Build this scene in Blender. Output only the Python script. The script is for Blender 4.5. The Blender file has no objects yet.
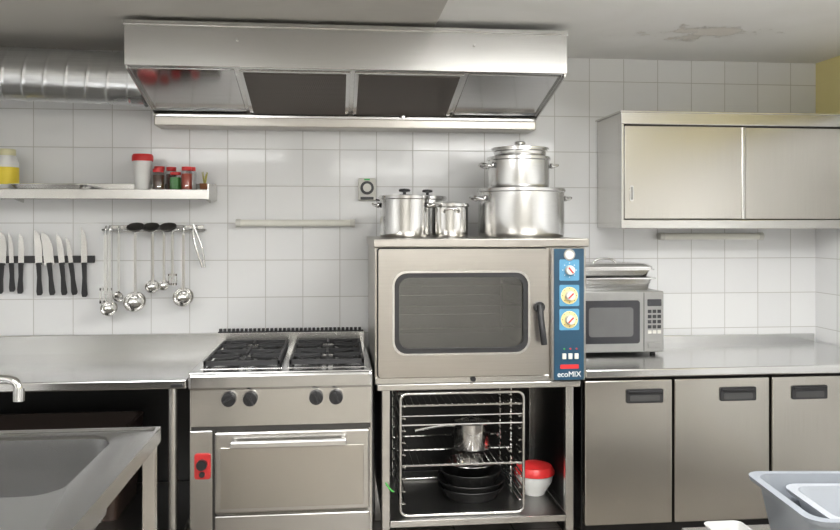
import bpy, bmesh, math, random
from mathutils import Vector, Matrix
random.seed(4)
scene = bpy.context.scene
COL = scene.collection
pi = math.pi

# ------------------------------------------------------------------ materials
def new_mat(name):
    m = bpy.data.materials.new(name); m.use_nodes = True
    nt = m.node_tree
    return m, nt, nt.nodes['Principled BSDF']

def plain(name, col, rough=0.5, metal=0.0, var=0.06, scale=12.0, bump=0.0, coat=0.0):
    m, nt, b = new_mat(name)
    tc = nt.nodes.new('ShaderNodeTexCoord')
    n = nt.nodes.new('ShaderNodeTexNoise'); n.inputs['Scale'].default_value = scale; n.inputs['Detail'].default_value = 4
    nt.links.new(tc.outputs['Object'], n.inputs['Vector'])
    r = nt.nodes.new('ShaderNodeValToRGB')
    r.color_ramp.elements[0].position = 0.3; r.color_ramp.elements[1].position = 0.7
    r.color_ramp.elements[0].color = tuple(max(0, c*(1-var)) for c in col)+(1,)
    r.color_ramp.elements[1].color = tuple(min(1, c*(1+var)) for c in col)+(1,)
    nt.links.new(n.outputs['Fac'], r.inputs['Fac']); nt.links.new(r.outputs['Color'], b.inputs['Base Color'])
    b.inputs['Roughness'].default_value = rough; b.inputs['Metallic'].default_value = metal
    b.inputs['Coat Weight'].default_value = coat
    if bump:
        bp = nt.nodes.new('ShaderNodeBump'); bp.inputs['Strength'].default_value = bump; bp.inputs['Distance'].default_value = 0.01
        nt.links.new(n.outputs['Fac'], bp.inputs['Height']); nt.links.new(bp.outputs['Normal'], b.inputs['Normal'])
    return m

def steel(name, col, rough=0.3, grain=(4, 4, 700), smudge=0.008, var=0.02):
    # smooth brushed metal: very fine grain in colour, almost uniform roughness
    m, nt, b = new_mat(name)
    tc = nt.nodes.new('ShaderNodeTexCoord')
    mp = nt.nodes.new('ShaderNodeMapping'); mp.inputs['Scale'].default_value = grain
    nt.links.new(tc.outputs['Object'], mp.inputs['Vector'])
    n = nt.nodes.new('ShaderNodeTexNoise'); n.inputs['Scale'].default_value = 1.0; n.inputs['Detail'].default_value = 1
    nt.links.new(mp.outputs['Vector'], n.inputs['Vector'])
    n2 = nt.nodes.new('ShaderNodeTexNoise'); n2.inputs['Scale'].default_value = 1.2; n2.inputs['Detail'].default_value = 0
    nt.links.new(tc.outputs['Object'], n2.inputs['Vector'])
    r = nt.nodes.new('ShaderNodeValToRGB')
    r.color_ramp.elements[0].position = 0.3; r.color_ramp.elements[1].position = 0.7
    r.color_ramp.elements[0].color = tuple(c*(1-var*2) for c in col)+(1,)
    r.color_ramp.elements[1].color = tuple(min(1, c*(1+var*2)) for c in col)+(1,)
    nt.links.new(n.outputs['Fac'], r.inputs['Fac']); nt.links.new(r.outputs['Color'], b.inputs['Base Color'])
    mr = nt.nodes.new('ShaderNodeMapRange')
    mr.inputs['From Min'].default_value = 0.3; mr.inputs['From Max'].default_value = 0.7
    mr.inputs['To Min'].default_value = rough-smudge; mr.inputs['To Max'].default_value = rough+smudge
    nt.links.new(n2.outputs['Fac'], mr.inputs['Value']); nt.links.new(mr.outputs[0], b.inputs['Roughness'])
    b.inputs['Metallic'].default_value = 1.0
    return m

def tile_mat(name, horiz='X', off=(0.0, 0.0), size=0.196, c1=(.84,.845,.845), c2=(.80,.805,.81), mortar=(.53,.52,.50), msize=0.0024, rough=0.12, upper=None, floor=False):
    m, nt, b = new_mat(name)
    tc = nt.nodes.new('ShaderNodeTexCoord'); sp = nt.nodes.new('ShaderNodeSeparateXYZ'); cb = nt.nodes.new('ShaderNodeCombineXYZ')
    nt.links.new(tc.outputs['Object'], sp.inputs[0])
    a = nt.nodes.new('ShaderNodeMath'); a.operation = 'ADD'; a.inputs[1].default_value = off[0]
    c = nt.nodes.new('ShaderNodeMath'); c.operation = 'ADD'; c.inputs[1].default_value = off[1]
    nt.links.new(sp.outputs[horiz], a.inputs[0]); nt.links.new(sp.outputs['Y' if floor else 'Z'], c.inputs[0])
    nt.links.new(a.outputs[0], cb.inputs['X']); nt.links.new(c.outputs[0], cb.inputs['Y'])
    br = nt.nodes.new('ShaderNodeTexBrick'); br.offset = 0.0; br.squash = 1.0
    br.inputs['Scale'].default_value = 1.0; br.inputs['Brick Width'].default_value = size; br.inputs['Row Height'].default_value = size
    br.inputs['Mortar Size'].default_value = msize; br.inputs['Mortar Smooth'].default_value = 0.3
    br.inputs['Color1'].default_value = c1+(1,); br.inputs['Color2'].default_value = c2+(1,); br.inputs['Mortar'].default_value = mortar+(1,)
    nt.links.new(cb.outputs[0], br.inputs['Vector'])
    rr_ = nt.nodes.new('ShaderNodeMapRange'); rr_.inputs['To Min'].default_value = rough; rr_.inputs['To Max'].default_value = 0.7
    nt.links.new(br.outputs['Fac'], rr_.inputs['Value'])
    inv = nt.nodes.new('ShaderNodeMath'); inv.operation = 'SUBTRACT'; inv.inputs[0].default_value = 1.0
    nt.links.new(br.outputs['Fac'], inv.inputs[1])
    nz = nt.nodes.new('ShaderNodeTexNoise'); nz.inputs['Scale'].default_value = 7.0; nz.inputs['Detail'].default_value = 1
    nt.links.new(tc.outputs['Object'], nz.inputs['Vector'])
    ad = nt.nodes.new('ShaderNodeMath'); ad.operation = 'MULTIPLY_ADD'; ad.inputs[1].default_value = 0.8
    nt.links.new(nz.outputs['Fac'], ad.inputs[0]); nt.links.new(inv.outputs[0], ad.inputs[2])
    bp = nt.nodes.new('ShaderNodeBump'); bp.inputs['Strength'].default_value = 0.35; bp.inputs['Distance'].default_value = 0.003
    nt.links.new(ad.outputs[0], bp.inputs['Height']); nt.links.new(bp.outputs['Normal'], b.inputs['Normal'])
    if upper:
        zt, colr = upper
        gt = nt.nodes.new('ShaderNodeMath'); gt.operation = 'GREATER_THAN'; gt.inputs[1].default_value = zt
        nt.links.new(sp.outputs['Z'], gt.inputs[0])
        mc = nt.nodes.new('ShaderNodeMixRGB'); nt.links.new(gt.outputs[0], mc.inputs['Fac'])
        nt.links.new(br.outputs['Color'], mc.inputs['Color1']); mc.inputs['Color2'].default_value = colr+(1,)
        nt.links.new(mc.outputs[0], b.inputs['Base Color'])
        mx = nt.nodes.new('ShaderNodeMath'); mx.operation = 'MAXIMUM'
        ms = nt.nodes.new('ShaderNodeMath'); ms.operation = 'MULTIPLY'; ms.inputs[1].default_value = 0.7
        nt.links.new(gt.outputs[0], ms.inputs[0]); nt.links.new(ms.outputs[0], mx.inputs[0]); nt.links.new(rr_.outputs[0], mx.inputs[1])
        nt.links.new(mx.outputs[0], b.inputs['Roughness'])
    else:
        nt.links.new(br.outputs['Color'], b.inputs['Base Color']); nt.links.new(rr_.outputs[0], b.inputs['Roughness'])
    return m

def ceiling_mat(name, base, stain, patch=True):
    m, nt, b = new_mat(name)
    tc = nt.nodes.new('ShaderNodeTexCoord')
    n = nt.nodes.new('ShaderNodeTexNoise'); n.inputs['Scale'].default_value = 1.8; n.inputs['Detail'].default_value = 8; n.inputs['Distortion'].default_value = 0.6
    nt.links.new(tc.outputs['Object'], n.inputs['Vector'])
    r = nt.nodes.new('ShaderNodeValToRGB')
    r.color_ramp.elements[0].position = 0.42; r.color_ramp.elements[1].position = 0.62
    r.color_ramp.elements[0].color = base+(1,); r.color_ramp.elements[1].color = stain+(1,)
    nt.links.new(n.outputs['Fac'], r.inputs['Fac'])
    out = r.outputs['Color']
    if patch:
        n2 = nt.nodes.new('ShaderNodeTexNoise'); n2.inputs['Scale'].default_value = 8; n2.inputs['Detail'].default_value = 10; n2.inputs['Roughness'].default_value = 0.72
        nt.links.new(tc.outputs['Object'], n2.inputs['Vector'])
        mpp = nt.nodes.new('ShaderNodeMapping'); mpp.inputs['Location'].default_value = (-1.75*.55, .62, -2.48); mpp.inputs['Scale'].default_value = (.55, 1, 1)
        nt.links.new(tc.outputs['Object'], mpp.inputs['Vector'])
        vd = nt.nodes.new('ShaderNodeVectorMath'); vd.operation = 'LENGTH'
        nt.links.new(mpp.outputs[0], vd.inputs[0])
        mr = nt.nodes.new('ShaderNodeMapRange'); mr.inputs['From Min'].default_value = 0.02; mr.inputs['From Max'].default_value = 0.36; mr.inputs['To Min'].default_value = 0.21; mr.inputs['To Max'].default_value = -0.2
        nt.links.new(vd.outputs['Value'], mr.inputs['Value'])
        ad = nt.nodes.new('ShaderNodeMath'); ad.operation = 'ADD'; nt.links.new(mr.outputs[0], ad.inputs[0]); nt.links.new(n2.outputs['Fac'], ad.inputs[1])
        gt = nt.nodes.new('ShaderNodeValToRGB'); gt.color_ramp.elements[0].position = 0.60; gt.color_ramp.elements[1].position = 0.63
        gt.color_ramp.elements[0].color = (0,0,0,1); gt.color_ramp.elements[1].color = (1,1,1,1)
        nt.links.new(ad.outputs[0], gt.inputs['Fac'])
        mc = nt.nodes.new('ShaderNodeMixRGB'); nt.links.new(gt.outputs['Color'], mc.inputs['Fac']); nt.links.new(out, mc.inputs['Color1']); mc.inputs['Color2'].default_value = (.76,.735,.69,1)
        out = mc.outputs[0]
        bp = nt.nodes.new('ShaderNodeBump'); bp.inputs['Strength'].default_value = 0.8; bp.inputs['Distance'].default_value = 0.010; bp.invert = True
        nt.links.new(gt.outputs['Color'], bp.inputs['Height']); nt.links.new(bp.outputs['Normal'], b.inputs['Normal'])
    nt.links.new(out, b.inputs['Base Color']); b.inputs['Roughness'].default_value = 0.75
    return m

def mesh_filter_mat(name):
    m, nt, b = new_mat(name)
    tc = nt.nodes.new('ShaderNodeTexCoord')
    mp = nt.nodes.new('ShaderNodeMapping'); mp.inputs['Rotation'].default_value = (0, 0, pi/4); mp.inputs['Scale'].default_value = (150, 150, 150)
    nt.links.new(tc.outputs['Object'], mp.inputs['Vector'])
    ch = nt.nodes.new('ShaderNodeTexChecker'); ch.inputs['Scale'].default_value = 1.0
    ch.inputs['Color1'].default_value = (.06,.05,.042,1); ch.inputs['Color2'].default_value = (.12,.10,.085,1)
    nt.links.new(mp.outputs[0], ch.inputs['Vector']); nt.links.new(ch.outputs['Color'], b.inputs['Base Color'])
    b.inputs['Roughness'].default_value = 0.5; b.inputs['Metallic'].default_value = 0.3
    return m

def glass_mat(name, tint=(.5,.5,.48), fac=0.25):
    m = bpy.data.materials.new(name); m.use_nodes = True; nt = m.node_tree
    nt.nodes.clear()
    o = nt.nodes.new('ShaderNodeOutputMaterial'); mx = nt.nodes.new('ShaderNodeMixShader')
    t = nt.nodes.new('ShaderNodeBsdfTransparent'); g = nt.nodes.new('ShaderNodeBsdfGlossy')
    t.inputs['Color'].default_value = tint+(1,); g.inputs['Roughness'].default_value = 0.04; g.inputs['Color'].default_value = (.85,.85,.85,1)
    mx.inputs['Fac'].default_value = fac
    nt.links.new(t.outputs[0], mx.inputs[1]); nt.links.new(g.outputs[0], mx.inputs[2]); nt.links.new(mx.outputs[0], o.inputs['Surface'])
    return m

def emis(name, col, s):
    m, nt, b = new_mat(name)
    b.inputs['Base Color'].default_value = col+(1,); b.inputs['Emission Color'].default_value = col+(1,); b.inputs['Emission Strength'].default_value = s
    return m

M = dict(
 steel=steel('brushed_steel', (.64,.63,.605), 0.26),
 steelv=steel('brushed_steel_door', (.485,.465,.425), 0.25, grain=(700,700,4)),
 steelw=steel('cabinet_door_steel', (.575,.555,.51), 0.25, grain=(700,700,4)),
 steeltop=steel('worktop_steel', (.67,.67,.665), 0.19, grain=(4,600,4)),
 sinks=steel('sink_steel', (.50,.50,.50), 0.26, grain=(4,600,4)),
 hood=steel('hood_steel', (.63,.625,.61), 0.24),
 hoodin=steel('hood_inner_steel', (.58,.575,.57), 0.13),
 oven=steel('oven_steel', (.49,.465,.43), 0.29),
 alu=steel('pot_aluminium', (.76,.76,.755), 0.23, grain=(20,20,400)),
 chrome=steel('polished_steel', (.73,.725,.715), 0.13, grain=(10,10,10)),
 galv=steel('galvanised', (.68,.69,.70), 0.26, smudge=0.03, var=0.04),
 inner=steel('oven_cavity_steel', (.30,.30,.295), 0.35),
 shadeshelf=steel('shaded_shelf_steel', (.30,.295,.285), 0.32),  # steel darkened so the shade under counter and stand is in its colour
 back=steel('shade_and_carcass_dark', (.04,.04,.04), 0.45),  # near-black for the added shade sheets; also the cabinet carcass
 dark=plain('black_enamel', (.02,.02,.02), 0.35),
 iron=plain('cast_iron', (.025,.025,.027), 0.55, bump=0.2, scale=60),
 blackp=plain('black_plastic', (.018,.018,.02), 0.4),
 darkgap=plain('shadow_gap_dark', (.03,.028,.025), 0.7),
 red=plain('red_plastic', (.62,.03,.03), 0.35),
 redplate=plain('red_plate', (.5,.03,.03), 0.4),
 white=plain('white_plastic', (.8,.8,.78), 0.4, var=0.02),
 cream=plain('cream_plastic', (.66,.65,.60), 0.4, var=0.03),
 dial=plain('dial_cream', (.80,.66,.30), 0.4, var=0.03),
 yellow=plain('yellow_label', (.85,.66,.05), 0.5),
 blue=plain('panel_blue', (.012,.052,.095), 0.35),
 lblue=plain('dial_blue', (.09,.28,.45), 0.4),
 coffee=plain('jar_brown', (.10,.04,.02), 0.3),
 green=plain('green_plastic', (.05,.35,.05), 0.5),
 herb=plain('dry_herb', (.45,.42,.12), 0.7, var=.3, scale=60),
 tub=plain('grey_plastic', (.17,.185,.205), 0.35, var=0.03),
 tubw=plain('pale_grey_plastic', (.25,.265,.285), 0.35, var=0.03),
 mwgrey=plain('microwave_grey', (.34,.338,.33), 0.32, metal=0.6),
 mwglass=plain('microwave_glass', (.03,.03,.035), 0.12),
 paint=plain('wall_paint_cream', (.66,.645,.60), 0.7, scale=2),
 filt=mesh_filter_mat('filter_mesh'),
 glass=glass_mat('oven_glass', (.50,.50,.48), 0.15),
 jarglass=glass_mat('jar_glass', (.85,.85,.85), 0.12),
 tube=plain('tube_diffuser', (.78,.77,.70), 0.3, var=.02),
 knifewood=plain('wood_handle', (.12,.05,.02), 0.5),
)

# ------------------------------------------------------------------ mesh helpers
_parts = None
def reg(o):
    if _parts is not None: _parts.append(o)
    return o

class group:
    def __init__(s, name, loc=(0,0,0), rotz=0.0): s.name=name; s.loc=Vector(loc); s.rotz=rotz
    def __enter__(s):
        global _parts
        s.old=_parts; _parts=[]; return s
    def __exit__(s, *a):
        global _parts
        e = bpy.data.objects.new(s.name, None); e.empty_display_size=0.05; e.location=s.loc
        COL.objects.link(e)
        for p in _parts:
            p.parent = e; p.matrix_parent_inverse = Matrix.Translation(-s.loc)
        if s.rotz: e.rotation_euler=(0,0,s.rotz)
        _parts = s.old

def mk(name, bm, mat, smooth=False, bevel=0.0, segs=2):
    bmesh.ops.recalc_face_normals(bm, faces=bm.faces)
    me = bpy.data.meshes.new(name); bm.to_mesh(me); bm.free()
    me.materials.append(mat)
    if smooth:
        for p in me.polygons: p.use_smooth = True
    o = bpy.data.objects.new(name, me); COL.objects.link(o)
    if smooth:
        try: me.set_sharp_from_angle(angle=math.radians(38))
        except Exception: pass
    if bevel > 0:
        md = o.modifiers.new('bevel','BEVEL'); md.width=bevel; md.segments=segs; md.limit_method='ANGLE'; md.angle_limit=math.radians(40)
    return reg(o)

def addbox(bm, x0,x1,y0,y1,z0,z1):
    vs=[bm.verts.new((x,y,z)) for x in (x0,x1) for y in (y0,y1) for z in (z0,z1)]
    for f in ((0,1,3,2),(4,6,7,5),(0,4,5,1),(2,3,7,6),(0,2,6,4),(1,5,7,3)): bm.faces.new([vs[i] for i in f])

def box(name, x0,x1,y0,y1,z0,z1, mat, bevel=0.003):
    bm=bmesh.new(); addbox(bm,x0,x1,y0,y1,z0,z1); return mk(name,bm,mat,bevel=bevel)

def boxes(name, lst, mat, bevel=0.0):
    bm=bmesh.new()
    for b in lst: addbox(bm,*b)
    return mk(name,bm,mat,bevel=bevel)

def addcyl(bm, p0, p1, r0, r1=None, seg=20):
    if r1 is None: r1=r0
    p0=Vector(p0); p1=Vector(p1); d=(p1-p0).normalized()
    a=d.orthogonal().normalized(); b=d.cross(a)
    A=[];B=[]
    for i in range(seg):
        t=2*pi*i/seg; v=a*math.cos(t)+b*math.sin(t)
        A.append(bm.verts.new(p0+v*r0)); B.append(bm.verts.new(p1+v*r1))
    for i in range(seg): bm.faces.new((A[i],A[(i+1)%seg],B[(i+1)%seg],B[i]))
    bm.faces.new(A[::-1]); bm.faces.new(B)

def cyl(name,p0,p1,r,mat,r1=None,seg=24,bevel=0.0):
    bm=bmesh.new(); addcyl(bm,p0,p1,r,r1,seg); return mk(name,bm,mat,smooth=True,bevel=bevel)

def cyls(name,lst,mat,seg=8):
    bm=bmesh.new()
    for (p0,p1,r) in lst: addcyl(bm,p0,p1,r,None,seg)
    return mk(name,bm,mat,smooth=True)

def tube(name, pts, r, mat, closed=False, smoothc=False, res=5):
    cu=bpy.data.curves.new(name,'CURVE'); cu.dimensions='3D'; cu.bevel_depth=r; cu.bevel_resolution=res; cu.use_fill_caps=True
    if smoothc:
        sp=cu.splines.new('NURBS'); sp.points.add(len(pts)-1)
        for i,p in enumerate(pts): sp.points[i].co=(*p,1)
        sp.use_endpoint_u=not closed; sp.use_cyclic_u=closed; sp.order_u=3; cu.resolution_u=8
    else:
        sp=cu.splines.new('POLY'); sp.points.add(len(pts)-1)
        for i,p in enumerate(pts): sp.points[i].co=(*p,1)
        sp.use_cyclic_u=closed
    o=bpy.data.objects.new(name,cu); COL.objects.link(o)
    bpy.context.view_layer.update()
    dg=bpy.context.evaluated_depsgraph_get()
    me=bpy.data.meshes.new_from_object(o.evaluated_get(dg))
    bpy.data.objects.remove(o)
    me.materials.clear(); me.materials.append(mat)
    for p in me.polygons: p.use_smooth=True
    n=bpy.data.objects.new(name,me); COL.objects.link(n)
    return reg(n)

def lathe(name, prof, c, mat, seg=40, rot=None):
    bm=bmesh.new(); rings=[]
    for (r,z) in prof:
        if r<1e-5: rings.append([bm.verts.new((0,0,z))])
        else: rings.append([bm.verts.new((r*math.cos(2*pi*i/seg), r*math.sin(2*pi*i/seg), z)) for i in range(seg)])
    for a,b in zip(rings,rings[1:]):
        if len(a)==1 and len(b)==1: continue
        for i in range(seg):
            j=(i+1)%seg
            if len(a)==1: bm.faces.new((a[0],b[i],b[j]))
            elif len(b)==1: bm.faces.new((a[i],a[j],b[0]))
            else: bm.faces.new((a[i],a[j],b[j],b[i]))
    mt=Matrix.Translation(Vector(c))
    if rot is not None: mt=mt@rot
    bmesh.ops.transform(bm, matrix=mt, verts=bm.verts)
    return mk(name,bm,mat,smooth=True)

def rr(x0,x1,y0,y1,r,n=6):
    pts=[]
    for (cx,cy,a0) in ((x1-r,y1-r,0),(x0+r,y1-r,pi/2),(x0+r,y0+r,pi),(x1-r,y0+r,1.5*pi)):
        for i in range(n+1):
            a=a0+pi/2*i/n; pts.append((cx+r*math.cos(a), cy+r*math.sin(a)))
    return pts

def loft(name, loops, mat, cap0=False, cap1=True, closed=False, smooth=True, bevel=0.0):
    bm=bmesh.new(); L=[[bm.verts.new(p) for p in lp] for lp in loops]
    n=len(L[0]); pairs=list(zip(L,L[1:]))
    if closed: pairs.append((L[-1],L[0]))
    for a,b in pairs:
        for i in range(n): bm.faces.new((a[i],a[(i+1)%n],b[(i+1)%n],b[i]))
    if cap0: bm.faces.new(L[0][::-1])
    if cap1: bm.faces.new(L[-1])
    return mk(name,bm,mat,smooth=smooth,bevel=bevel)

def frame_xz(name, ox0,ox1,oz0,oz1, ro, ix0,ix1,iz0,iz1, ri, y0,y1, mat):
    o=rr(ox0,ox1,oz0,oz1,ro); i=rr(ix0,ix1,iz0,iz1,ri)
    return loft(name,[[(x,y0,z) for x,z in o],[(x,y0,z) for x,z in i],[(x,y1,z) for x,z in i],[(x,y1,z) for x,z in o]],mat,cap1=False,closed=True)

def plate_xz(name,x0,x1,z0,z1,r,y0,y1,mat,bevel=0.0):
    o=rr(x0,x1,z0,z1,r)
    return loft(name,[[(x,y0,z) for x,z in o],[(x,y1,z) for x,z in o]],mat,cap0=True,cap1=True,bevel=bevel)

def rrz(x0,x1,y0,y1,r,z): return [(x,y,z) for x,y in rr(x0,x1,y0,y1,r)]

def slab(name, c4, nrm, th, mat, bevel=0.0):
    bm=bmesh.new(); n=Vector(nrm)*th
    a=[bm.verts.new(Vector(p)) for p in c4]; b=[bm.verts.new(Vector(p)+n) for p in c4]
    for i in range(4): bm.faces.new((a[i],a[(i+1)%4],b[(i+1)%4],b[i]))
    bm.faces.new(a[::-1]); bm.faces.new(b)
    return mk(name,bm,mat,bevel=bevel)

def text(name, body, loc, size, mat, ext=0.0006):
    cu=bpy.data.curves.new(name,'FONT'); cu.body=body; cu.size=size; cu.extrude=ext; cu.align_x='CENTER'; cu.align_y='CENTER'
    o=bpy.data.objects.new(name,cu); COL.objects.link(o); bpy.context.view_layer.update()
    me=bpy.data.meshes.new_from_object(o.evaluated_get(bpy.context.evaluated_depsgraph_get())); bpy.data.objects.remove(o)
    me.transform(Matrix.Translation(Vector(loc))@Matrix.Rotation(pi/2,4,'X')); me.materials.clear(); me.materials.append(mat)
    n=bpy.data.objects.new(name,me); COL.objects.link(n); return reg(n)

# ------------------------------------------------------------------ room
XL,XR,YF,ZC=-2.6,2.72,-6.6,2.47
box('wall_back', XL,XR,0,0.12,0,ZC, tile_mat('wall_tiles_back','X',off=(0.567,-1.56+1.96)),0)
box('wall_right', XR,XR+.12,YF,0.12,0,ZC, tile_mat('wall_tiles_right','Y',off=(0,-1.56+1.96),upper=(2.15,(.86,.76,.36))),0)
box('wall_left', XL-.12,XL,YF,0.12,0,ZC, tile_mat('wall_tiles_left','Y',off=(0,-1.56+1.96),upper=(2.15,(.70,.66,.54))),0)
box('wall_front', XL-.12,XR+.12,YF-.12,YF,0,ZC, M['paint'],0)
box('floor', XL-.12,XR+.12,YF-.12,.12,-.1,0, tile_mat('floor_tiles','X',off=(0,0),size=.3,c1=(.24,.215,.185),c2=(.21,.19,.165),mortar=(.12,.11,.10),msize=.005,rough=.35,floor=True),0)
box('ceiling', XL-.12,XR+.12,YF-.12,.12,ZC,ZC+.1, ceiling_mat('ceiling_paint',(.86,.86,.845),(.82,.82,.80)),0)
box('ceiling_left_panel', XL,0.45,-2.0,0,ZC-.014,ZC, ceiling_mat('ceiling_left_dark',(.53,.515,.48),(.48,.465,.435),False),0.003)  # thin left panel, darker and greyer than the main ceiling

# ------------------------------------------------------------------ ceiling lights
def batten(x,y,pw,up):
    z = 2.26
    with group('fluorescent_ceiling_light',(x,y,ZC)):
        box('housing',x-.65,x+.65,y-.05,y+.05,z-.025,z+.015,M['white'],.005)
        for s in (-.55,.55): cyl('suspension_rod',(x+s,y,z+.01),(x+s,y,ZC),.005,M['chrome'],seg=10)
        for s in (-.03,.03): cyl('tube',(x-.61,y+s,z-.042),(x+.61,y+s,z-.042),.014,emis('tube_glow',(1,.99,.97),3.0))
        for nm,dz,e,rx in (('tube_light',-.065,pw,0),('added_uplight',.03,up,pi)):  # second lamp, aimed up, is added to brighten the ceiling
            ld=bpy.data.lights.new(nm,'AREA'); ld.shape='RECTANGLE'; ld.size=1.25; ld.size_y=.14; ld.energy=e; ld.color=(1.0,.995,.98)
            lo=bpy.data.objects.new(nm,ld); lo.location=(x,y,z+dz); lo.rotation_euler=(rx,0,0); COL.objects.link(lo); reg(lo)
batten(1.25,-2.45,54,50)
batten(-1.1,-3.2,46,20)
batten(0.6,-4.9,72,34)

# ------------------------------------------------------------------ extractor hood
with group('extractor_hood',(0.07,-.37,2.05)):
    hx0,hx1=-.908,1.05
    bm=bmesh.new()
    sec=[(-.74,2.43),(-.74,2.24),(-.725,2.235),(-.70,2.246),(-.15,2.115),(-.15,2.10),(0,2.10),(0,2.43)]
    A=[bm.verts.new((hx0,y,z)) for y,z in sec]; B=[bm.verts.new((hx1,y,z)) for y,z in sec]
    for i in range(len(sec)): bm.faces.new((A[i],A[(i+1)%8],B[(i+1)%8],B[i]))
    bm.faces.new(A[::-1]); bm.faces.new(B)
    mk('canopy',bm,M['hood'],bevel=.002)
    box('grease_gutter',hx0,hx1,-.17,-.002,2.05,2.105,M['oven'],.006)
    box('gutter_lip',hx0+.01,hx1-.01,-.185,-.17,2.092,2.108,M['hoodin'],.003)
    box('top_lip',hx0-.004,hx1+.004,-.745,-.70,2.415,2.436,M['hood'],.003)
    def sl(x0,x1,t0,t1,name,mat,th=.012,off=0):
        def P(x,t): return (x, -.70+t*.55, 2.246-t*.131-off)
        n=Vector((0,-.131,-.55)).normalized()
        return slab(name,[P(x0,t0),P(x1,t0),P(x1,t1),P(x0,t1)],n,th,mat,bevel=.002)
    for (a,b) in ((-.43,.065),(.085,.585)):
        sl(a,b,.03,.96,'filter_frame',M['hoodin'],.010)
        sl(a+.018,b-.018,.06,.93,'filter_mesh',M['filt'],.014)
    sl(hx0+.01,-.45,.03,.96,'blank_panel_l',M['hoodin'],.006)
    sl(.605,hx1-.01,.03,.96,'blank_panel_r',M['hoodin'],.006)
    for x in (hx0+.006,hx1-.006):
        slab('side_rim',[(x,-.735,2.245),(x,-.735,2.225),(x,-.16,2.09),(x,-.16,2.11)],(1 if x<0 else -1,0,0),.006,M['hood'])
    cyl('grease_plug',(.345,-.178,2.10),(.345,-.178,2.12),.02,M['chrome'])
    cyl('fixing_bolt',(-.43,-.752,2.36),(-.43,-.74,2.36),.006,M['chrome'],seg=12)
    cyl('fixing_bolt_b',(.62,-.752,2.36),(.62,-.74,2.36),.006,M['chrome'],seg=12)

# spiral duct
def spiral_duct():
    bm=bmesh.new(); p0=Vector((-2.58,-.30,2.30)); p1=Vector((-.912,-.30,2.255)); N=420; S=48; R=.125
    d=(p1-p0); L=d.length; d.normalize(); a=Vector((0,1,0)); b=d.cross(a).normalized()
    rings=[]
    for i in range(N+1):
        s=L*i/N; ring=[]
        for j in range(S):
            t=2*pi*j/S; ph=(s/.095+j/S)%1.0
            r=R+ (.004*max(0,1-abs(ph-.5)/.08))
            ring.append(bm.verts.new(p0+d*s+(a*math.cos(t)+b*math.sin(t))*r))
        rings.append(ring)
    for A,B in zip(rings,rings[1:]):
        for j in range(S): bm.faces.new((A[j],A[(j+1)%S],B[(j+1)%S],B[j]))
    with group('spiral_air_duct',(-1.7,-.30,2.28)):
        mk('duct_body',bm,M['galv'],smooth=True)
        cyl('hood_collar',(-.97,-.30,2.257),(-.914,-.30,2.255),.133,M['galv'],seg=40)
spiral_duct()

# ------------------------------------------------------------------ left wall shelf
SZ=1.725
with group('wall_shelf',(-1.5,-.15,SZ)):
    box('shelf_board',-2.4,-.625,-.28,-.004,SZ-.012,SZ,M['steeltop'],.002)
    box('front_lip',-2.4,-.625,-.283,-.268,SZ-.05,SZ,M['steel'],.003)
    box('back_upstand',-2.4,-.625,-.012,-.003,SZ,SZ+.04,M['steel'],.002)
    for x in (-2.2,-1.6,-.66):
        bm=bmesh.new()
        v=[bm.verts.new((xx,y,z)) for xx in (x,x+.008) for (y,z) in ((-.004,SZ-.014),(-.25,SZ-.014),(-.25,SZ-.03),(-.004,SZ-.06))]
        bm.faces.new(v[:4]); bm.faces.new(v[4:][::-1])
        for i in range(4): bm.faces.new((v[i],v[(i+1)%4],v[4+(i+1)%4],v[4+i]))
        mk('bracket',bm,M['steel'])
    box('end_cap',-.629,-.621,-.283,-.004,SZ-.05,SZ+.03,M['steel'],.002)

with group('condiment_bottle',(-1.62,-.15,SZ)):
    c=(-1.62,-.15,SZ)
    lathe('bottle',[(0,.001),(.05,.001),(.055,.01),(.055,.13),(.045,.16),(.040,.168),(0,.168)],c,M['white'])
    lathe('label',[(.0562,.025),(.0562,.11)],c,M['yellow'])
    lathe('cap',[(.038,.168),(.042,.169),(.042,.195),(.038,.20),(0,.20)],c,plain('cap_yellow',(.75,.72,.45),.4))
with group('serving_tray',(-1.42,-.15,SZ)):
    loft('tray',[rrz(-1.55,-1.24,-.24,-.06,.02,SZ+.002),rrz(-1.57,-1.22,-.26,-.04,.03,SZ+.022),rrz(-1.58,-1.21,-.265,-.035,.03,SZ+.022),rrz(-1.58,-1.21,-.265,-.035,.03,SZ+.024),rrz(-1.568,-1.222,-.258,-.042,.03,SZ+.024),rrz(-1.548,-1.242,-.238,-.062,.02,SZ+.005)],M['chrome'],cap0=True,cap1=True)
with group('plastic_beaker',(-.965,-.16,SZ)):
    c=(-.965,-.16,SZ)
    lathe('cup',[(0,.002),(.038,.002),(.046,.15),(.049,.15),(.049,.153),(.0,.153)],c,M['white'])
    lathe('red_lid',[(.051,.145),(.052,.147),(.052,.170),(.046,.180),(0,.180)],c,M['red'])
def jar(x,y,r,h,fill,lid):
    with group('spice_jar',(x,y,SZ)):
        c=(x,y,SZ)
        lathe('contents',[(0,.004),(r-.003,.004),(r-.003,h*.7),(0,h*.7)],c,fill)
        lathe('glass',[(0,.001),(r,.001),(r,h*.78),(r*.8,h*.86),(r*.8,h*.9)],c,M['jarglass'])
        lathe('lid',[(r*.85,h*.84),(r*.88,h*.85),(r*.88,h*.99),(r*.84,h),(0,h)],c,lid)
jar(-.90,-.08,.030,.125,M['white'],M['red'])
jar(-.880,-.20,.030,.105,M['coffee'],M['red'])
jar(-.835,-.11,.028,.12,M['coffee'],M['red'])
jar(-.800,-.18,.030,.09,M['green'],M['red'])
jar(-.740,-.21,.028,.115,plain('paprika',(.45,.05,.02),.6),M['red'])
jar(-.735,-.12,.026,.12,M['white'],M['red'])
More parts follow.
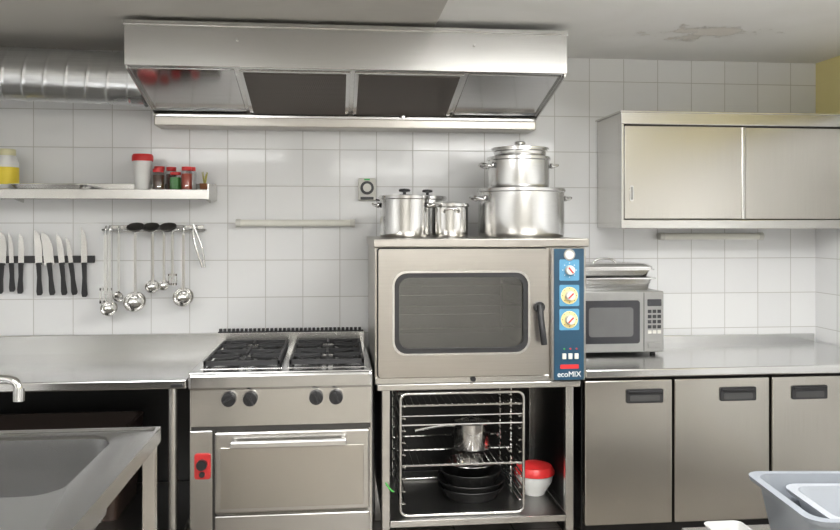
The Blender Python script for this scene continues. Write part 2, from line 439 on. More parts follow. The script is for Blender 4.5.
with group('herb_bundle',(-.67,-.15,SZ)):
    lathe('pot',[(0,.001),(.022,.001),(.026,.035),(.024,.035),(.022,.02),(0,.02)],(-.662,-.15,SZ),plain('terracotta',(.3,.12,.05),.7))
    for i in range(14):
        a=random.uniform(0,6.28); t=random.uniform(.008,.022)
        p0=Vector((-.662,-.15,SZ+.018)); p2=p0+Vector((t*math.cos(a)*.9,t*math.sin(a),random.uniform(.04,.08)))
        cyl('stem',p0,p2,.0035,M['herb'],r1=.0015,seg=6)

# ------------------------------------------------------------------ magnetic knife rack with knives
with group('knife_rack',(-1.7,-.02,1.37)):
    box('magnetic_bar',-2.0,-1.24,-.022,-.002,1.355,1.392,M['blackp'],.003)
def knife(x,tip,bot,w,ang,hm):
    with group('kitchen_knife',(x,-.03,1.37)):
        jz=1.345
        R=Matrix.Translation((x,0,1.37))@Matrix.Rotation(math.radians(ang),4,'Y')@Matrix.Translation((-x,0,-1.37))
        bm=bmesh.new()
        pr=[(x-w*.5,jz),(x+w*.5,jz),(x+w*.5,jz+(tip-jz)*.55),(x+w*.2,jz+(tip-jz)*.85),(x-w*.45,tip),(x-w*.5,tip-.02)]
        f=[bm.verts.new((a,-.0265,b)) for a,b in pr]; g=[bm.verts.new((a,-.0235,b)) for a,b in pr]
        bm.faces.new(f); bm.faces.new(g[::-1])
        for i in range(6): bm.faces.new((f[i],g[i],g[(i+1)%6],f[(i+1)%6]))
        bmesh.ops.transform(bm,matrix=R,verts=bm.verts); mk('blade',bm,M['steel'])
        bm=bmesh.new()
        pr=[(x-.012,jz+.012),(x+.014,jz+.012),(x+.012,jz-(jz-bot)*.5),(x+.016,bot+.012),(x+.009,bot),(x-.012,bot),(x-.015,bot+.02),(x-.009,jz-(jz-bot)*.4)]
        f=[bm.verts.new((a,-.036,b)) for a,b in pr]; g=[bm.verts.new((a,-.0270,b)) for a,b in pr]
        bm.faces.new(f); bm.faces.new(g[::-1])
        for i in range(8): bm.faces.new((f[i],g[i],g[(i+1)%8],f[(i+1)%8]))
        bmesh.ops.transform(bm,matrix=R,verts=bm.verts); mk('handle',bm,hm,bevel=.003)
for (px,t,b_,w,a,h) in ((-1.83,1.49,1.22,.03,2,'blackp'),(-1.75,1.5,1.22,.03,1,'blackp'),(-1.69,1.52,1.20,.036,3,'blackp'),(-1.645,1.51,1.21,.022,-2,'blackp'),(-1.598,1.51,1.20,.028,1,'blackp'),(-1.512,1.53,1.19,.036,-2,'blackp'),(-1.462,1.52,1.19,.05,-6,'blackp'),(-1.40,1.51,1.19,.030,-5,'blackp'),(-1.355,1.49,1.19,.022,-7,'blackp'),(-1.288,1.54,1.18,.030,-1,'blackp')):
    knife(px,t,b_,w,a,M[h])

# ------------------------------------------------------------------ utensil rail
with group('utensil_rail',(-.92,-.06,1.53)):
    tube('rail',[(-1.19,-.005,1.525),(-1.19,-.05,1.525),(-.68,-.05,1.525),(-.68,-.005,1.525)],.006,M['chrome'])
    box('rail_plate',-1.17,-.69,-.012,-.002,1.515,1.55,M['steel'],.002)
def ladle(x,zb,r,y=-.075,name='soup_ladle',kind='bowl',w=.007):
    with group(name,(x,y,1.5)):
        tube('hook',[(x,y+.022,1.522),(x,y+.026,1.54),(x,y+.012,1.548),(x,y-.002,1.535),(x,y,1.50)],.0035,M['chrome'],smoothc=True)
        bm=bmesh.new(); addbox(bm,x-w,x+w,y-.002,y+.002,zb+r*1.5,1.505); mk('handle',bm,M['chrome'],bevel=.001)
        if kind=='disc':
            lathe('skimmer_disc',[(0,0),(r*.7,.002),(r,.012),(r,.014),(r*.7,.005),(0,.003)],(x,y,zb+r),M['chrome'],rot=Matrix.Rotation(pi/2+.1,4,'X'))
        elif kind=='blade':
            L=[(x-r,x-r*.75,y-.0015,y+.0015,zb,zb+r*2.6),(x+r*.75,x+r,y-.0015,y+.0015,zb,zb+r*2.6),(x-r,x+r,y-.0015,y+.0015,zb,zb+r*.5),(x-r,x+r,y-.0015,y+.0015,zb+r*2.2,zb+r*2.7)]
            L+=[(x-r*.35,x-r*.12,y-.0015,y+.0015,zb,zb+r*2.6),(x+r*.12,x+r*.35,y-.0015,y+.0015,zb,zb+r*2.6)]
            boxes('slotted_blade',L,M['chrome'])
        else:
            prof=[(r*math.sin(t*pi/2/8),-r*math.cos(t*pi/2/8)*.8) for t in range(9)]+[(r*.93*math.sin(t*pi/2/8),-r*.93*math.cos(t*pi/2/8)*.8) for t in range(8,-1,-1)]
            lathe('bowl',prof,(x,y-.012,zb+r),M['chrome'],rot=Matrix.Rotation(math.radians(62),4,'X'),seg=28)
ladle(-1.168,1.15,.030,name='slotted_spatula',kind='blade',y=-.075,w=.009)
ladle(-1.135,1.09,.042,y=-.125)
ladle(-1.105,1.16,.026,y=-.07,name='skimmer',kind='disc',w=.006)
ladle(-1.018,1.105,.055,y=-.09)
ladle(-.932,1.20,.036,y=-.085)
ladle(-.876,1.215,.028,y=-.085)
ladle(-.836,1.24,.022,name='slotted_spatula',kind='blade',y=-.075)
ladle(-.778,1.13,.052,y=-.09)
with group('kitchen_tongs',(-.70,-.06,1.5)):
    for nm,q in (('arm_l',-.018),('arm_r',.018)):
        tube(nm,[(-.735,-.06,1.555),(-.725+q*.6,-.06,1.50),(-.70+q,-.065,1.42),(-.682+q*.3,-.06,1.33)],.0055,M['chrome'],smoothc=True)
    tube('hook',[(-.735,-.062,1.55),(-.738,-.055,1.552),(-.738,-.04,1.538)],.003,M['chrome'],smoothc=True)
dm=plain('dark_mesh',(.06,.057,.052),.4,metal=.5)
for x in (-1.005,-.93,-.845):
    with group('small_strainer',(x,-.1,1.535)):
        lathe('mesh_bowl',[(0,-.018),(.028,-.014),(.040,0),(.043,0),(.043,.003),(.028,-.010),(0,-.014)],(x,-.14,1.54),dm,rot=Matrix.Rotation(math.radians(28),4,'X'))
        tube('hook',[(x,-.10,1.553),(x,-.05,1.555),(x,-.036,1.533)],.003,M['chrome'],smoothc=True)

# ------------------------------------------------------------------ wall tube lights, socket
def wall_tube(x0,x1,z):
    with group('wall_tube_light',((x0+x1)/2,-.03,z)):
        box('base',x0,x1,-.025,-.002,z-.016,z+.016,M['cream'],.003)
        cyl('diffuser',(x0+.02,-.038,z),(x1-.02,-.038,z),.018,M['tube'])
        cyl('cap_l',(x0,-.038,z),(x0+.025,-.038,z),.021,M['cream']); cyl('cap_r',(x1-.025,-.038,z),(x1,-.038,z),.021,M['cream'])
wall_tube(-.52,.10,1.56); wall_tube(1.78,2.38,1.487)
with group('wall_socket',(.165,-.03,1.74)):
    plate_xz('plate',.118,.212,1.68,1.80,.01,-.03,-.002,M['cream'],.004)
    cyl('socket_ring',(.165,-.04,1.748),(.165,-.03,1.748),.036,M['blackp']); cyl('knob',(.165,-.055,1.748),(.165,-.04,1.748),.022,M['cream'])
    box('switch',.13,.20,-.036,-.03,1.685,1.70,M['blackp'],.002)
    box('indicator',.150,.180,-.038,-.030,1.788,1.796,plain('indicator_green',(.05,.5,.12),.3),.001)
    tube('cable',[(.20,-.02,1.69),(.25,-.02,1.675),(.32,-.02,1.68)],.004,M['blackp'],smoothc=True)

# ------------------------------------------------------------------ left worktop
with group('steel_worktop',(-1.5,-.42,0)):
    bm=bmesh.new(); addbox(bm,-2.55,-.635,-.80,-.004,.85,.89); mk('top',bm,M['steeltop'],bevel=.006)
    box('backsplash',-2.55,-.61,-.03,-.004,.885,.985,M['steeltop'],.004)
    box('back_rail',-2.5,-.66,-.05,-.02,.80,.85,M['shadeshelf'],.002)
    box('shade_back_panel',-2.5,-.66,-.045,-.03,.22,.80,M['back'],.002)  # dark sheet added to imitate the shade below the worktop
    for (x,y) in ((-.70,-.75),(-2.5,-.75),(-.68,-.08),(-2.5,-.08)): cyl('leg',(x,y,0),(x,y,.85),.02,M['steel'])
    box('lower_shelf',-2.52,-.66,-.77,-.06,.20,.225,M['shadeshelf'],.003)
    plate_xz('maker_plate',-.70,-.65,.858,.872,.003,-.8035,-.80,M['blackp'])
with group('storage_crate',(-1.5,-.4,.22)):
    loft('crate',[rrz(-1.9,-.98,-.6,-.2,.03,.226),rrz(-1.95,-.95,-.63,-.17,.04,.62),rrz(-1.935,-.965,-.615,-.185,.04,.62),rrz(-1.885,-.995,-.585,-.215,.03,.24)],plain('dark_brown_plastic',(.035,.02,.014),.5),cap0=True)

# ------------------------------------------------------------------ stove
with group('gas_range',(-.23,-.42,0)):
    sx0,sx1,yf=-.625,.160,-.80
    box('body',sx0,sx1,yf+.02,-.02,.10,.90,M['steel'],.004)
    box('hob_top',sx0,sx1,yf-.01,-.02,.885,.92,M['steeltop'],.006)
    box('front_lip',sx0,sx1,yf-.025,yf+.02,.845,.915,M['steeltop'],.012)
    box('control_panel',sx0+.005,sx1-.005,yf,yf+.03,.685,.848,M['steel'],.003)
    box('back_guard',sx0+.01,sx1-.01,-.06,-.015,.91,.988,M['steel'],.003)
    n=34; L=[]
    for i in range(n):
        x=sx0+.02+i*(sx1-sx0-.04)/n; L.append((x,x+.014,-.05,-.03,.988,1.008))
    L.append((sx0+.015,sx1-.015,-.055,-.02,.984,.992)); boxes('flue_comb',L,M['iron'])
    for x in (-.455,-.365,-.085,.0):
        cyl('knob_skirt',(x,yf-.008,.805),(x,yf,.805),.036,M['chrome'],seg=28)
        cyl('knob',(x,yf-.035,.805),(x,yf-.008,.805),.029,M['blackp'],r1=.031,seg=24,bevel=.003)
        bm=bmesh.new(); addbox(bm,x-.007,x+.007,yf-.045,yf-.03,.778,.832)
        bmesh.ops.rotate(bm,cent=(x,yf,.805),matrix=Matrix.Rotation(random.choice([.4,-.4,1.0]),3,'Y'),verts=bm.verts)
        mk('knob_grip',bm,M['blackp'],bevel=.003)
    box('panel_gap',sx0+.01,sx1-.01,yf+.005,yf+.022,.665,.69,M['darkgap'],0)
    box('door',-.515,.145,yf-.022,yf+.02,.318,.665,M['steel'],.008)
    box('door_inset',-.49,.12,yf-.024,yf-.020,.34,.60,M['steelw'],.002)
    for x in (-.43,.03): cyl('handle_post',(x,yf-.06,.622),(x,yf-.02,.622),.010,M['chrome'],seg=14)
    box('handle_bar',-.445,.045,yf-.075,yf-.055,.605,.638,M['alu'],.008)
    box('side_gap',-.527,-.515,yf+.002,yf+.022,.12,.67,M['darkgap'],0)
    box('side_strip',sx0+.004,-.525,yf-.004,yf+.02,.12,.67,M['steel'],.004)
    box('bottom_drawer',-.515,.145,yf-.012,yf+.02,.12,.305,M['steel'],.005)
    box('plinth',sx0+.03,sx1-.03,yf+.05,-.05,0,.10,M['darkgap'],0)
    plate_xz('gas_valve_plate',-.60,-.532,.465,.575,.012,yf-.012,yf-.003,M['redplate'],.002)
    cyl('gas_valve_knob',(-.567,yf-.035,.53),(-.567,yf-.01,.53),.022,M['blackp'])
    cyl('gas_valve_button',(-.567,yf-.022,.487),(-.567,yf-.01,.487),.012,M['blackp'])
    for gx0,gx1 in ((-.585,-.235),(-.215,.135)):
        box('drip_tray',gx0,gx1,-.74,-.09,.919,.923,M['chrome'],.002)
        gxm=(gx0+gx1)/2; z0,z1=.944,.956
        L=[(gx0+.01,gx1-.01,-.735,-.723,z0-.01,z1),(gx0+.01,gx1-.01,-.107,-.095,z0-.01,z1),(gx0+.01,gx0+.022,-.735,-.095,z0-.01,z1),(gx1-.022,gx1-.01,-.735,-.095,z0-.01,z1),(gx0+.01,gx1-.01,-.421,-.409,z0-.01,z1)]
        for cy in (-.575,-.255):
            L+=[(gxm-.005,gxm+.005,cy+.035,cy+.155,z0,z1+.003),(gxm-.005,gxm+.005,cy-.155,cy-.035,z0,z1+.003),(gx0+.015,gxm-.035,cy-.005,cy+.005,z0,z1+.003),(gxm+.035,gx1-.015,cy-.005,cy+.005,z0,z1+.003)]
        for fx in (gx0+.016,gx1-.016):
            for fy in (-.729,-.101): L.append((fx-.006,fx+.006,fy-.006,fy+.006,.922,z0))
        boxes('grate',L,M['iron'],.0015)
        dl=[]
        for cy in (-.575,-.255):
            for a in (.25,.75,1.25,1.75):
                ca,sa=math.cos(a*pi),math.sin(a*pi)
                dl.append(((gxm+ca*.04,cy+sa*.04,.951),(gxm+ca*.17,cy+sa*.15,.951),.006))
            cyl('burner_base',(gxm,cy,.922),(gxm,cy,.934),.052,M['dark']); cyl('burner_cap',(gxm,cy,.934),(gxm,cy,.942),.038,M['iron'],r1=.032)
        cyls('grate_arms',dl,M['iron'])

# ------------------------------------------------------------------ oven on stand
ox0,ox1=.17,1.112
with group('combi_oven',(.64,-.45,.855)):
    yf=-.80
    bx=[(ox0,ox1,yf,-.06,1.36,1.45),(ox0,ox1,yf,-.06,.855,.98),(ox0,.235,yf,-.06,.98,1.36),(.86,ox1,yf,-.06,.98,1.36),(.235,.86,-.12,-.06,.98,1.36)]
    boxes('casing',bx,M['oven'])
    box('cavity_liner',.236,.859,-.16,-.122,.981,1.359,M['inner'],0)
    box('cavity_floor',.236,.859,-.78,-.16,.981,.987,M['inner'],0)
    box('cavity_ceiling',.236,.859,-.78,-.16,1.35,1.359,M['inner'],0)
    cyl('fan_guard',(.55,-.175,1.17),(.55,-.16,1.17),.12,M['inner'],seg=32)
    L=[]
    for z in (1.09,1.19,1.28):
        L+=[((.24,-.76,z),(.855,-.76,z),.004),((.24,-.2,z),(.855,-.2,z),.004)]
        L+=[((.27+i*.045,-.76,z),(.27+i*.045,-.2,z),.002) for i in range(13)]
    for x in (.26,.84): L+=[((x,-.74,.99),(x,-.74,1.35),.004),((x,-.3,.99),(x,-.3,1.35),.004)]
    cyls('oven_racks',L,M['chrome'],seg=6)
    box('top_cover',ox0-.008,ox1+.012,yf-.03,-.05,1.452,1.49,M['oven'],.005)
    frame_xz('door_gap_shade',.178,.9375,.884,1.4495,.012,.24,.855,.985,1.355,.03,yf-.006,yf-.0005,M['blackp'])  # black plate painting the shaded gap around the door
    frame_xz('door_frame',.183,.932,.889,1.445,.012,.248,.845,.988,1.345,.055,yf-.045,yf-.006,M['oven'])
    frame_xz('door_bezel',.243,.850,.983,1.350,.06,.252,.841,.992,1.341,.055,yf-.050,yf-.040,M['chrome'])
    frame_xz('door_seal',.247,.846,.987,1.346,.055,.272,.821,1.012,1.321,.045,yf-.044,yf-.02,M['blackp'])
    plate_xz('door_glass',.262,.831,1.002,1.331,.042,yf-.032,yf-.028,M['glass'])
    box('lower_trim',ox0,.945,yf-.018,yf,.856,.884,M['steel'],.003)
    cyl('drain_spout',(.60,yf-.03,.873),(.60,yf-.01,.873),.012,M['blackp'])
    cyl('handle_pivot',(.888,yf-.075,1.19),(.888,yf-.045,1.19),.024,M['blackp'],bevel=.003)
    tube('handle_lever',[(.888,yf-.075,1.20),(.888,yf-.085,1.15),(.893,yf-.10,1.09),(.90,yf-.10,1.03)],.014,M['blackp'],smoothc=True)
    plate_xz('panel',.950,ox1-.004,.868,1.447,.006,yf-.03,yf-.001,M['oven'],.002)
    plate_xz('panel_face',.962,1.098,.862,1.445,.004,yf-.034,yf-.03,M['blue'])
    cyl('timer_gauge',(1.03,yf-.042,1.418),(1.03,yf-.034,1.418),.026,M['chrome']); cyl('timer_gauge_face',(1.03,yf-.044,1.418),(1.03,yf-.042,1.418),.019,M['cream'])
    for i,z in enumerate((1.350,1.237,1.13)):
        plate_xz('dial_plate',.986,1.076,z-.047,z+.047,.006,yf-.036,yf-.034,M['lblue'])
        cyl('dial_ring',(1.031,yf-.0385,z),(1.031,yf-.036,z),.038,(M['lblue'],M['dial'],M['dial'])[i],seg=32)
        cyl('dial_knob',(1.031,yf-.062,z),(1.031,yf-.0385,z),.020,M['cream'],r1=.022,seg=28,bevel=.002)
        bm=bmesh.new(); addbox(bm,1.028,1.034,yf-.066,yf-.060,z-.016,z+.016)
        bmesh.ops.rotate(bm,cent=(1.031,yf,z),matrix=Matrix.Rotation((-.7,.8,.8)[i],3,'Y'),verts=bm.verts); mk('dial_pointer',bm,M['red'],bevel=.001)
        for k in range(8):
            a=k*pi/4; cyl('dial_tick',(1.031+.031*math.cos(a),yf-.040,z+.031*math.sin(a)),(1.031+.031*math.cos(a),yf-.0385,z+.031*math.sin(a)),.0022,M['blackp'] if i else M['white'],seg=6)
    for i in range(3):
        x=.998+i*.028
        box('rocker_switch',x,x+.018,yf-.042,yf-.034,.955,.98,M['cream'],.002)
        cyl('pilot_lamp',(x+.01,yf-.038,1.0),(x+.01,yf-.034,1.0),.004,M['red'] if i else M['green'],seg=10)
    plate_xz('mark_red',.99,1.074,.912,.930,.003,yf-.036,yf-.034,M['red'])
    text('panel_text','ecoMIX',(1.031,yf-.0345,.886),.034,M['white'])

with group('oven_stand',(.64,-.45,0)):
    for (x0,x1) in ((.20,.236),(1.025,1.061)):
        for (y0,y1) in ((-.80,-.764),(-.12,-.084)): box('leg',x0,x1,y0,y1,0,.83,M['steel'],.004)
    box('top_rail',.18,1.09,-.81,-.08,.825,.853,M['steel'],.004)
    box('bottom_shelf',.237,1.024,-.80,-.10,.225,.25,M['shadeshelf'],.004)
    box('shelf_front_edge',.237,1.024,-.804,-.800,.224,.251,M['steel'],.001)
    box('shade_back_panel',.237,1.024,-.10,-.09,.25,.825,M['back'],.002)  # dark sheet added so the stand's inside looks shaded
    box('shade_side_panel_l',.202,.206,-.764,-.12,.25,.825,M['back'],.001)  # dark side sheets deepen the painted shade inside the stand
    box('shade_side_panel_r',1.056,1.060,-.764,-.12,.25,.825,M['back'],.001)
    box('side_rail_l',.208,.231,-.764,-.12,.23,.25,M['steel'],.002); box('side_rail_r',1.03,1.055,-.764,-.12,.23,.25,M['steel'],.002)
    tube('cable_tie',[(.218,-.805,.42),(.228,-.815,.40),(.25,-.815,.385)],.004,M['green'],smoothc=True)

with group('wire_rack_stand',(.56,-.5,.25)):
    rx0,rx1,rz0,rz1=.285,.842,.252,.80
    for y in (-.76,-.24):
        tube('end_frame',[(x,y,z) for x,z in rr(rx0,rx1,rz0+.006,rz1,.03)],.007,M['chrome'],closed=True)
    L=[]
    for x in (rx0,rx1):
        for i in range(9): 
            z=.31+i*.054; L.append(((x,-.76,z),(x,-.24,z),.0035)); xx=x+(.02 if x<.5 else -.02); L.append(((xx,-.76,z),(xx,-.24,z),.0035)); 
            L.append(((x,-.75,z),(xx,-.75,z),.0035)); L.append(((x,-.25,z),(xx,-.25,z),.0035))
        L.append(((x,-.5,.26),(x,-.5,.80),.005))
    cyls('runners',L,M['chrome'],seg=6)
    for z in (.478,.745):
        L=[((rx0+.008,y,z),(rx1-.008,y,z),.0045) for y in (-.755,-.5,-.25)]+[((rx0+.03+i*.029,-.755,z+.004),(rx0+.03+i*.029,-.25,z+.004),.0022) for i in range(18)]
        cyls('wire_shelf',L,M['chrome'],seg=6)
    cyls('front_bars',[((rx0,-.76,.66),(rx1,-.76,.66),.004),((rx0,-.76,.70),(rx1,-.76,.70),.003)],M['chrome'])

def pot(name,cx,cy,z0,r,h,mat,handles=True,lid=False,rim=.006,knobm=None,hang=0.0,hz=.82,lidr=None,lh=.02,knob=True):
    with group(name,(cx,cy,z0)):
        c=(cx,cy,z0+.001)
        lathe('body',[(0,0),(r*.955,0),(r*.985,.006),(r,.02),(r,h-.012),(r+rim,h-.008),(r+rim,h),(r-.004,h),(r-.006,.012),(0,.010)],c,mat,seg=56)
        if handles:
            for s in (0,pi):
                a=hang+s; d=Vector((math.cos(a),math.sin(a),0)); t=Vector((-d.y,d.x,0)); b=Vector(c)+d*(r-.002)+Vector((0,0,h*hz)); w=min(.055,r*.36); e=min(.045,r*.3)
                tube('handle',[b-t*w-Vector((0,0,.008)),b-t*w+d*e*.7,b-t*w*.6+d*e+Vector((0,0,.008)),b+t*w*.6+d*e+Vector((0,0,.008)),b+t*w+d*e*.7,b+t*w-Vector((0,0,.008))],.006,mat,smoothc=True)
                for q in (-1,1): cyl('handle_lug',b+t*w*q-d*.002,b+t*w*q+d*.006,.013,mat,seg=12)
        if lid:
            R=lidr or r+.004
            lathe('lid',[(0,h),(R,h),(R,h+.006),(R*.96,h+.008),(R*.5,h+.008+lh*.7),(0,h+.008+lh)],c,mat,seg=48)
            k=h+.008+lh
            if knob: lathe('lid_knob',[(.008,k-.004),(.008,k+.010),(.026,k+.013),(.028,k+.021),(.022,k+.026),(0,k+.028)],c,knobm or mat,seg=20)

TZ=1.491
pot('stock_pot',.905,-.44,TZ,.210,.228,M['alu'],hang=.15,lid=True,knob=False,lh=.0)
pot('stock_pot',.893,-.44,TZ+.238,.150,.145,M['alu'],hang=.1,hz=.75,lid=True,knob=False,lh=.0)
pot('casserole_pot',.90,-.44,TZ+.238+.155,.128,.034,M['alu'],handles=False,lid=True,lidr=.142,lh=.006)
pot('stock_pot',.325,-.50,TZ,.118,.19,M['chrome'],hang=2.9,hz=.8,lid=True,knobm=M['blackp'],lh=.006)
pot('braising_pot',.548,-.44,TZ,.094,.155,M['chrome'],hang=1.55,lid=True,knob=False,lh=.012)
pot('cooking_pot',.475,-.15,TZ,.095,.20,M['alu'],handles=False,lid=True,knobm=M['blackp'],lh=.008)

# pans in the stand
with group('saucepan',(.645,-.52,.486)):
    c=(.645,-.52,.487)
    lathe('body',[(0,0),(.083,0),(.09,.01),(.092,.125),(.097,.13),(.089,.13),(.086,.012),(0,.008)],c,M['chrome'])
    tube('handle',[(.56,-.54,.60),(.50,-.56,.612),(.36,-.62,.60)],.009,M['chrome'],smoothc=True)
    lathe('lid',[(.093,.132),(.09,.136),(.03,.146),(0,.148)],c,M['chrome']); lathe('lid_knob',[(.006,.145),(.006,.155),(.016,.16),(.016,.168),(0,.17)],c,M['blackp'],seg=16)
for i,(r,h,dz,m) in enumerate(((.155,.055,0,'dark'),(.16,.05,.03,'dark'),(.145,.06,.06,'dark'),(.125,.055,.10,'chrome'))):
    with group('frying_pan',(.64,-.50,.252+dz)):
        c=(.645,-.50,.252+dz+i*.004)
        lathe('pan',[(0,0),(r*.78,0),(r,h),(r+.004,h),(r+.003,h+.002),(r-.004,h),(r*.77,.004),(0,.004)],c,M[m])
        a=(2.2,1.2,.9,1.8)[i]; d=Vector((math.cos(a),math.sin(a),0)); p=Vector(c)+Vector((0,0,h*.9))
        tube('handle',[p+d*(r-.004),p+d*(r+.07)+Vector((0,0,.01))],.007,M[m])
with group('lidded_bowl',(.955,-.50,.252)):
    c=(.956,-.50,.251)
    lathe('bowl',[(0,0),(.05,0),(.052,.008),(.085,.06),(.092,.10),(.095,.10),(.095,.103),(.0,.103)],c,M['white'])
    lathe('lid',[(.097,.098),(.098,.112),(.085,.135),(.04,.15),(0,.152)],c,M['red'])

# ------------------------------------------------------------------ right base units
with group('refrigerated_base_cabinet',(1.9,-.38,0)):
    cx0,cx1,yf=1.125,2.70,-.735
    box('worktop',cx0,cx1,-.775,-.004,.855,.893,M['steeltop'],.006)
    box('upstand',cx0,cx1,-.022,-.004,.89,.935,M['steeltop'],.003)
    box('carcass',cx0,cx1,yf+.03,-.01,.12,.855,M['back'],.003)
    box('plinth',cx0+.02,cx1-.02,yf+.08,-.05,0,.12,M['darkgap'],0)
    for i,(a,b) in enumerate(((1.13,1.545),(1.556,2.018),(2.030,2.49),(2.502,2.695))):
        box('door_%d'%(i+1),a,b,yf-.012,yf+.032,.175,.838,M['steelv'],.006)
        if i<3:
            hx=(1.412,1.862,2.215)[i]
            plate_xz('handle_%d'%(i+1),hx-.088,hx+.088,.732,.796,.008,yf-.020,yf-.012,M['blackp'],.002)
            plate_xz('handle_recess_%d'%(i+1),hx-.07,hx+.07,.742,.768,.006,yf-.0215,yf-.020,plain('recess_grey',(.05,.05,.05),.4))
            tube('handle_lip_%d'%(i+1),[(hx-.08,yf-.024,.785),(hx+.08,yf-.024,.785)],.006,M['blackp'])

# wall cabinet
with group('wall_cabinet',(2.07,-.2,1.53)):
    wx0,wx1,yf,z0,z1=1.435,2.705,-.38,1.535,2.122
    box('carcass',wx0,wx1,yf+.03,-.004,z0,z1,M['steel'],.003)
    box('top_rail',wx0-.003,wx1,yf-.012,yf+.03,z1-.062,z1,M['steel'],.004)
    box('top_lid',wx0-.01,wx1,yf-.02,-.004,z1-.003,z1+.006,M['steel'],.002)
    box('bottom_rail',wx0-.002,wx1,yf-.01,yf+.03,z0-.004,z0+.042,M['steel'],.004)
    box('side_stile',wx0,wx0+.012,yf-.008,yf+.03,z0,z1,M['steel'],.002)
    box('door_shadow_track',wx0+.012,wx1-.003,yf+.0285,yf+.0305,z0+.042,z1-.062,M['darkgap'],0)
    box('sliding_door_1',wx0+.018,2.085,yf+.0,yf+.014,z0+.046,z1-.068,M['steelw'],.003)
    box('door_edge_1',2.076,2.090,yf-.006,yf+.001,z0+.046,z1-.068,M['steel'],.002)
    box('sliding_door_2',2.05,wx1-.004,yf+.016,yf+.028,z0+.046,z1-.068,M['steelw'],.002)
    box('door_edge_2',2.094,2.104,yf+.008,yf+.017,z0+.046,z1-.068,M['oven'],.002)
    for (x,y) in ((wx0+.055,yf-.001),(wx1-.05,yf+.015)):
        plate_xz('finger_pull',x-.010,x+.010,1.67,1.75,.009,y-.003,y+.002,M['chrome']); plate_xz('pull_recess',x-.006,x+.006,1.678,1.742,.005,y-.004,y,M['inner'])

# ------------------------------------------------------------------ microwave + pans
with group('microwave_oven',(1.42,-.2,.893)):
    mx0,mx1,yf,z0,z1=1.19,1.652,-.40,.908,1.215
    box('case',mx0,mx1,yf+.02,-.05,z0,z1,M['mwgrey'],.006)
    box('front',mx0,mx1,yf,yf+.022,z0,z1,M['mwgrey'],.006)
    plate_xz('window',mx0+.03,1.525,z0+.045,z1-.045,.015,yf-.004,yf,M['mwglass'],.001)
    plate_xz('window_inner',mx0+.07,1.49,z0+.08,z1-.08,.015,yf-.0055,yf-.004,plain('mw_mesh',(.12,.12,.12),.3))
    box('door_seam',1.545,1.549,yf-.001,yf+.002,z0+.006,z1-.006,M['blackp'],0)
    plate_xz('display',1.565,1.638,z1-.075,z1-.04,.004,yf-.003,yf,M['mwglass'])
    for r in range(5):
        for c in range(3): box('key',1.567+c*.025,1.586+c*.025,yf-.003,yf,z1-.11-r*.026,z1-.093-r*.026,M['mwglass'] if r<4 else M['cream'],.001)
    box('door_release',1.567,1.636,yf-.005,yf,z0+.02,z0+.05,M['mwgrey'],.003)
    for x in (mx0+.04,mx1-.04):
        for y in (yf+.05,-.09): cyl('foot',(x,y,.8935),(x,y,z0+.002),.014,M['blackp'],seg=12)
def gn_pan(x0,x1,y0,y1,z0,h):
    with group('gastronorm_pan',((x0+x1)/2,(y0+y1)/2,z0)):
        loft('pan',[rrz(x0+.03,x1-.03,y0+.03,y1-.03,.03,z0),rrz(x0+.012,x1-.012,y0+.012,y1-.012,.035,z0+h),rrz(x0,x1,y0,y1,.02,z0+h),rrz(x0,x1,y0,y1,.02,z0+h+.006),rrz(x0+.014,x1-.014,y0+.014,y1-.014,.035,z0+h+.006),rrz(x0+.032,x1-.032,y0+.032,y1-.032,.03,z0+.004)],M['alu'],cap0=True)
gn_pan(1.19,1.625,-.38,-.08,1.216,.060)
gn_pan(1.20,1.615,-.385,-.075,1.285,.036)
with group('pan_lid',(1.4,-.23,1.329)):
    loft('lid',[rrz(1.205,1.610,-.375,-.085,.03,1.328),rrz(1.205,1.610,-.375,-.085,.03,1.338),rrz(1.23,1.58,-.35,-.11,.03,1.352)],M['alu'],cap0=True)
    tube('grip',[(1.34,-.23,1.350),(1.35,-.23,1.374),(1.45,-.23,1.374),(1.46,-.23,1.350)],.005,M['chrome'],smoothc=True)

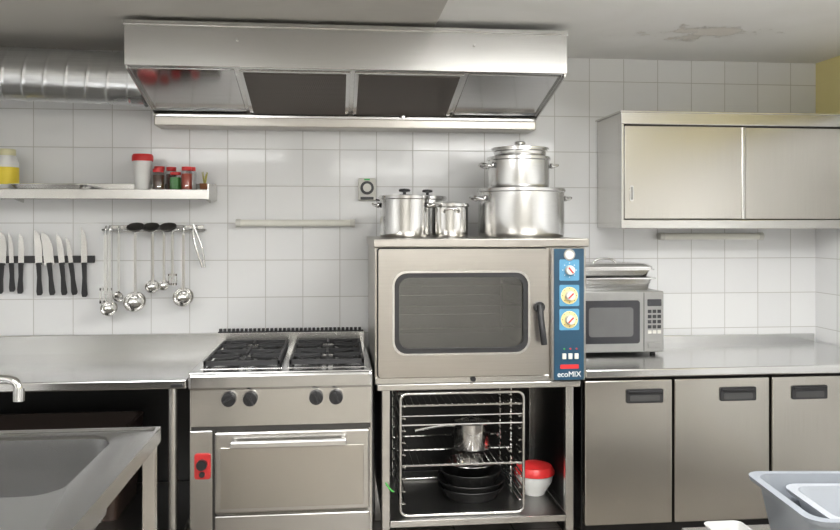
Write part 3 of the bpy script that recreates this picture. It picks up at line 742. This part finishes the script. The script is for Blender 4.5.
# ------------------------------------------------------------------ sink table (foreground left)
with group('sink_unit',(-1.4,-2.1,0)):
    T=.88; X0,X1,Y0,Y1=-2.4,-.575,-2.8,-1.58
    bx0,bx1,by0,by1=-1.55,-.70,-2.22,-1.66
    loft('top_with_bowl',[rrz(X0,X1,Y0,Y1,.004,T-.045),rrz(X0,X1,Y0,Y1,.004,T+.004),rrz(X0+.010,X1-.010,Y0+.010,Y1-.010,.006,T+.004),rrz(X0+.016,X1-.016,Y0+.016,Y1-.016,.01,T-.002),
        rrz(bx0-.012,bx1+.012,by0-.012,by1+.012,.092,T-.002),rrz(bx0,bx1,by0,by1,.08,T-.010),rrz(bx0+.012,bx1-.012,by0+.012,by1-.012,.08,T-.22),rrz(bx0+.05,bx1-.05,by0+.05,by1-.05,.07,T-.26)],M['sinks'],cap1=True)
    loft('bowl_shell',[rrz(bx0-.004,bx1+.004,by0-.004,by1+.004,.082,T-.02),rrz(bx0+.006,bx1-.006,by0+.006,by1-.006,.082,T-.225),rrz(bx0+.045,bx1-.045,by0+.045,by1-.045,.07,T-.27)],M['sinks'],cap1=True)
    cyl('drain',(-1.13,-1.94,T-.262),(-1.13,-1.94,T-.255),.045,M['chrome']); cyl('drain_hole',(-1.13,-1.94,T-.256),(-1.13,-1.94,T-.2535),.03,M['dark'])
    for (x,y) in ((X1-.03,Y1-.03),(X0+.04,Y1-.03),(X1-.03,Y0+.04),(X0+.04,Y0+.04)): box('leg',x-.02,x+.02,y-.02,y+.02,0,T-.045,M['steel'],.003)
    tube('waste_pipe',[(-1.13,-1.94,.61),(-1.13,-1.94,.50),(-1.05,-1.9,.45),(-.62,-1.68,.45)],.02,M['white'],smoothc=True)
    box('side_brace',X1-.04,X1-.02,Y0+.05,Y1-.05,.28,.31,M['steel'],.002)
with group('sink_tap',(-1.3,-1.62,.88)):
    cyl('base',(-1.3,-1.625,.8785),(-1.3,-1.625,.91),.024,M['chrome'],bevel=.003)
    tube('spout',[(-1.3,-1.625,.90),(-1.3,-1.625,1.02),(-1.28,-1.64,1.075),(-1.15,-1.70,1.085),(-1.0,-1.76,1.085),(-.955,-1.775,1.08),(-.95,-1.777,1.055)],.013,M['chrome'],smoothc=True)
    cyl('nozzle',(-.95,-1.777,1.058),(-.95,-1.777,1.02),.016,M['chrome'])
    tube('lever',[(-1.3,-1.625,.95),(-1.36,-1.64,.97)],.008,M['chrome'])

# ------------------------------------------------------------------ foreground trolley with tubs
with group('utility_trolley',(1.6,-2.3,0)):
    box('top',1.05,2.2,-2.75,-1.95,.60,.625,M['steel'],.004)
    box('lower_shelf',1.07,2.18,-2.73,-1.97,.2,.22,M['steel'],.004)
    for x in (1.08,2.18):
        for y in (-2.73,-1.97): cyl('post',(x,y,.05),(x,y,.60),.014,M['steel'],seg=14); cyl('wheel',(x-.012,y,.04),(x+.012,y,.04),.04,M['blackp'],seg=20)
def tub(x0,x1,y0,y1,z0,h,m,rz=0.0,name='plastic_tub'):
    with group(name,((x0+x1)/2,(y0+y1)/2,z0),rotz=rz):
        loft('tub',[rrz(x0+.05,x1-.05,y0+.05,y1-.05,.04,z0),rrz(x0+.02,x1-.02,y0+.02,y1-.02,.05,z0+h-.012),rrz(x0,x1,y0,y1,.05,z0+h-.012),rrz(x0-.002,x1+.002,y0-.002,y1+.002,.05,z0+h),rrz(x0+.022,x1-.022,y0+.022,y1-.022,.05,z0+h),rrz(x0+.054,x1-.054,y0+.054,y1-.054,.04,z0+.006)],m,cap0=True)
tub(1.22,1.88,-2.42,-2.00,.626,.17,M['tub'],rz=-.10)
tub(1.31,1.79,-2.37,-2.05,.634,.14,M['tubw'],rz=-.10,name='dish_basin')
with group('food_tray',(1.14,-2.2,.626)):
    loft('tray',[rrz(1.105,1.195,-2.28,-2.02,.02,.626),rrz(1.09,1.21,-2.30,-2.0,.025,.660),rrz(1.094,1.206,-2.296,-2.004,.025,.660),rrz(1.108,1.192,-2.277,-2.023,.02,.63)],plain('tray_grey',(.33,.33,.32),.4),cap0=True)

# ------------------------------------------------------------------ camera / world
cam=bpy.data.cameras.new('camera'); cam.lens=36*800/840; cam.sensor_width=36; cam.shift_y=-40/840
co=bpy.data.objects.new('camera',cam); co.location=(0,-4.3,1.55); co.rotation_euler=(pi/2,0,math.radians(-6)); COL.objects.link(co)
scene.camera=co
w=bpy.data.worlds.new('world'); scene.world=w; w.use_nodes=True
w.node_tree.nodes['Background'].inputs[0].default_value=(.6,.65,.7,1); w.node_tree.nodes['Background'].inputs[1].default_value=.3
try: scene.view_settings.view_transform='Standard'
except Exception as e: print(e)
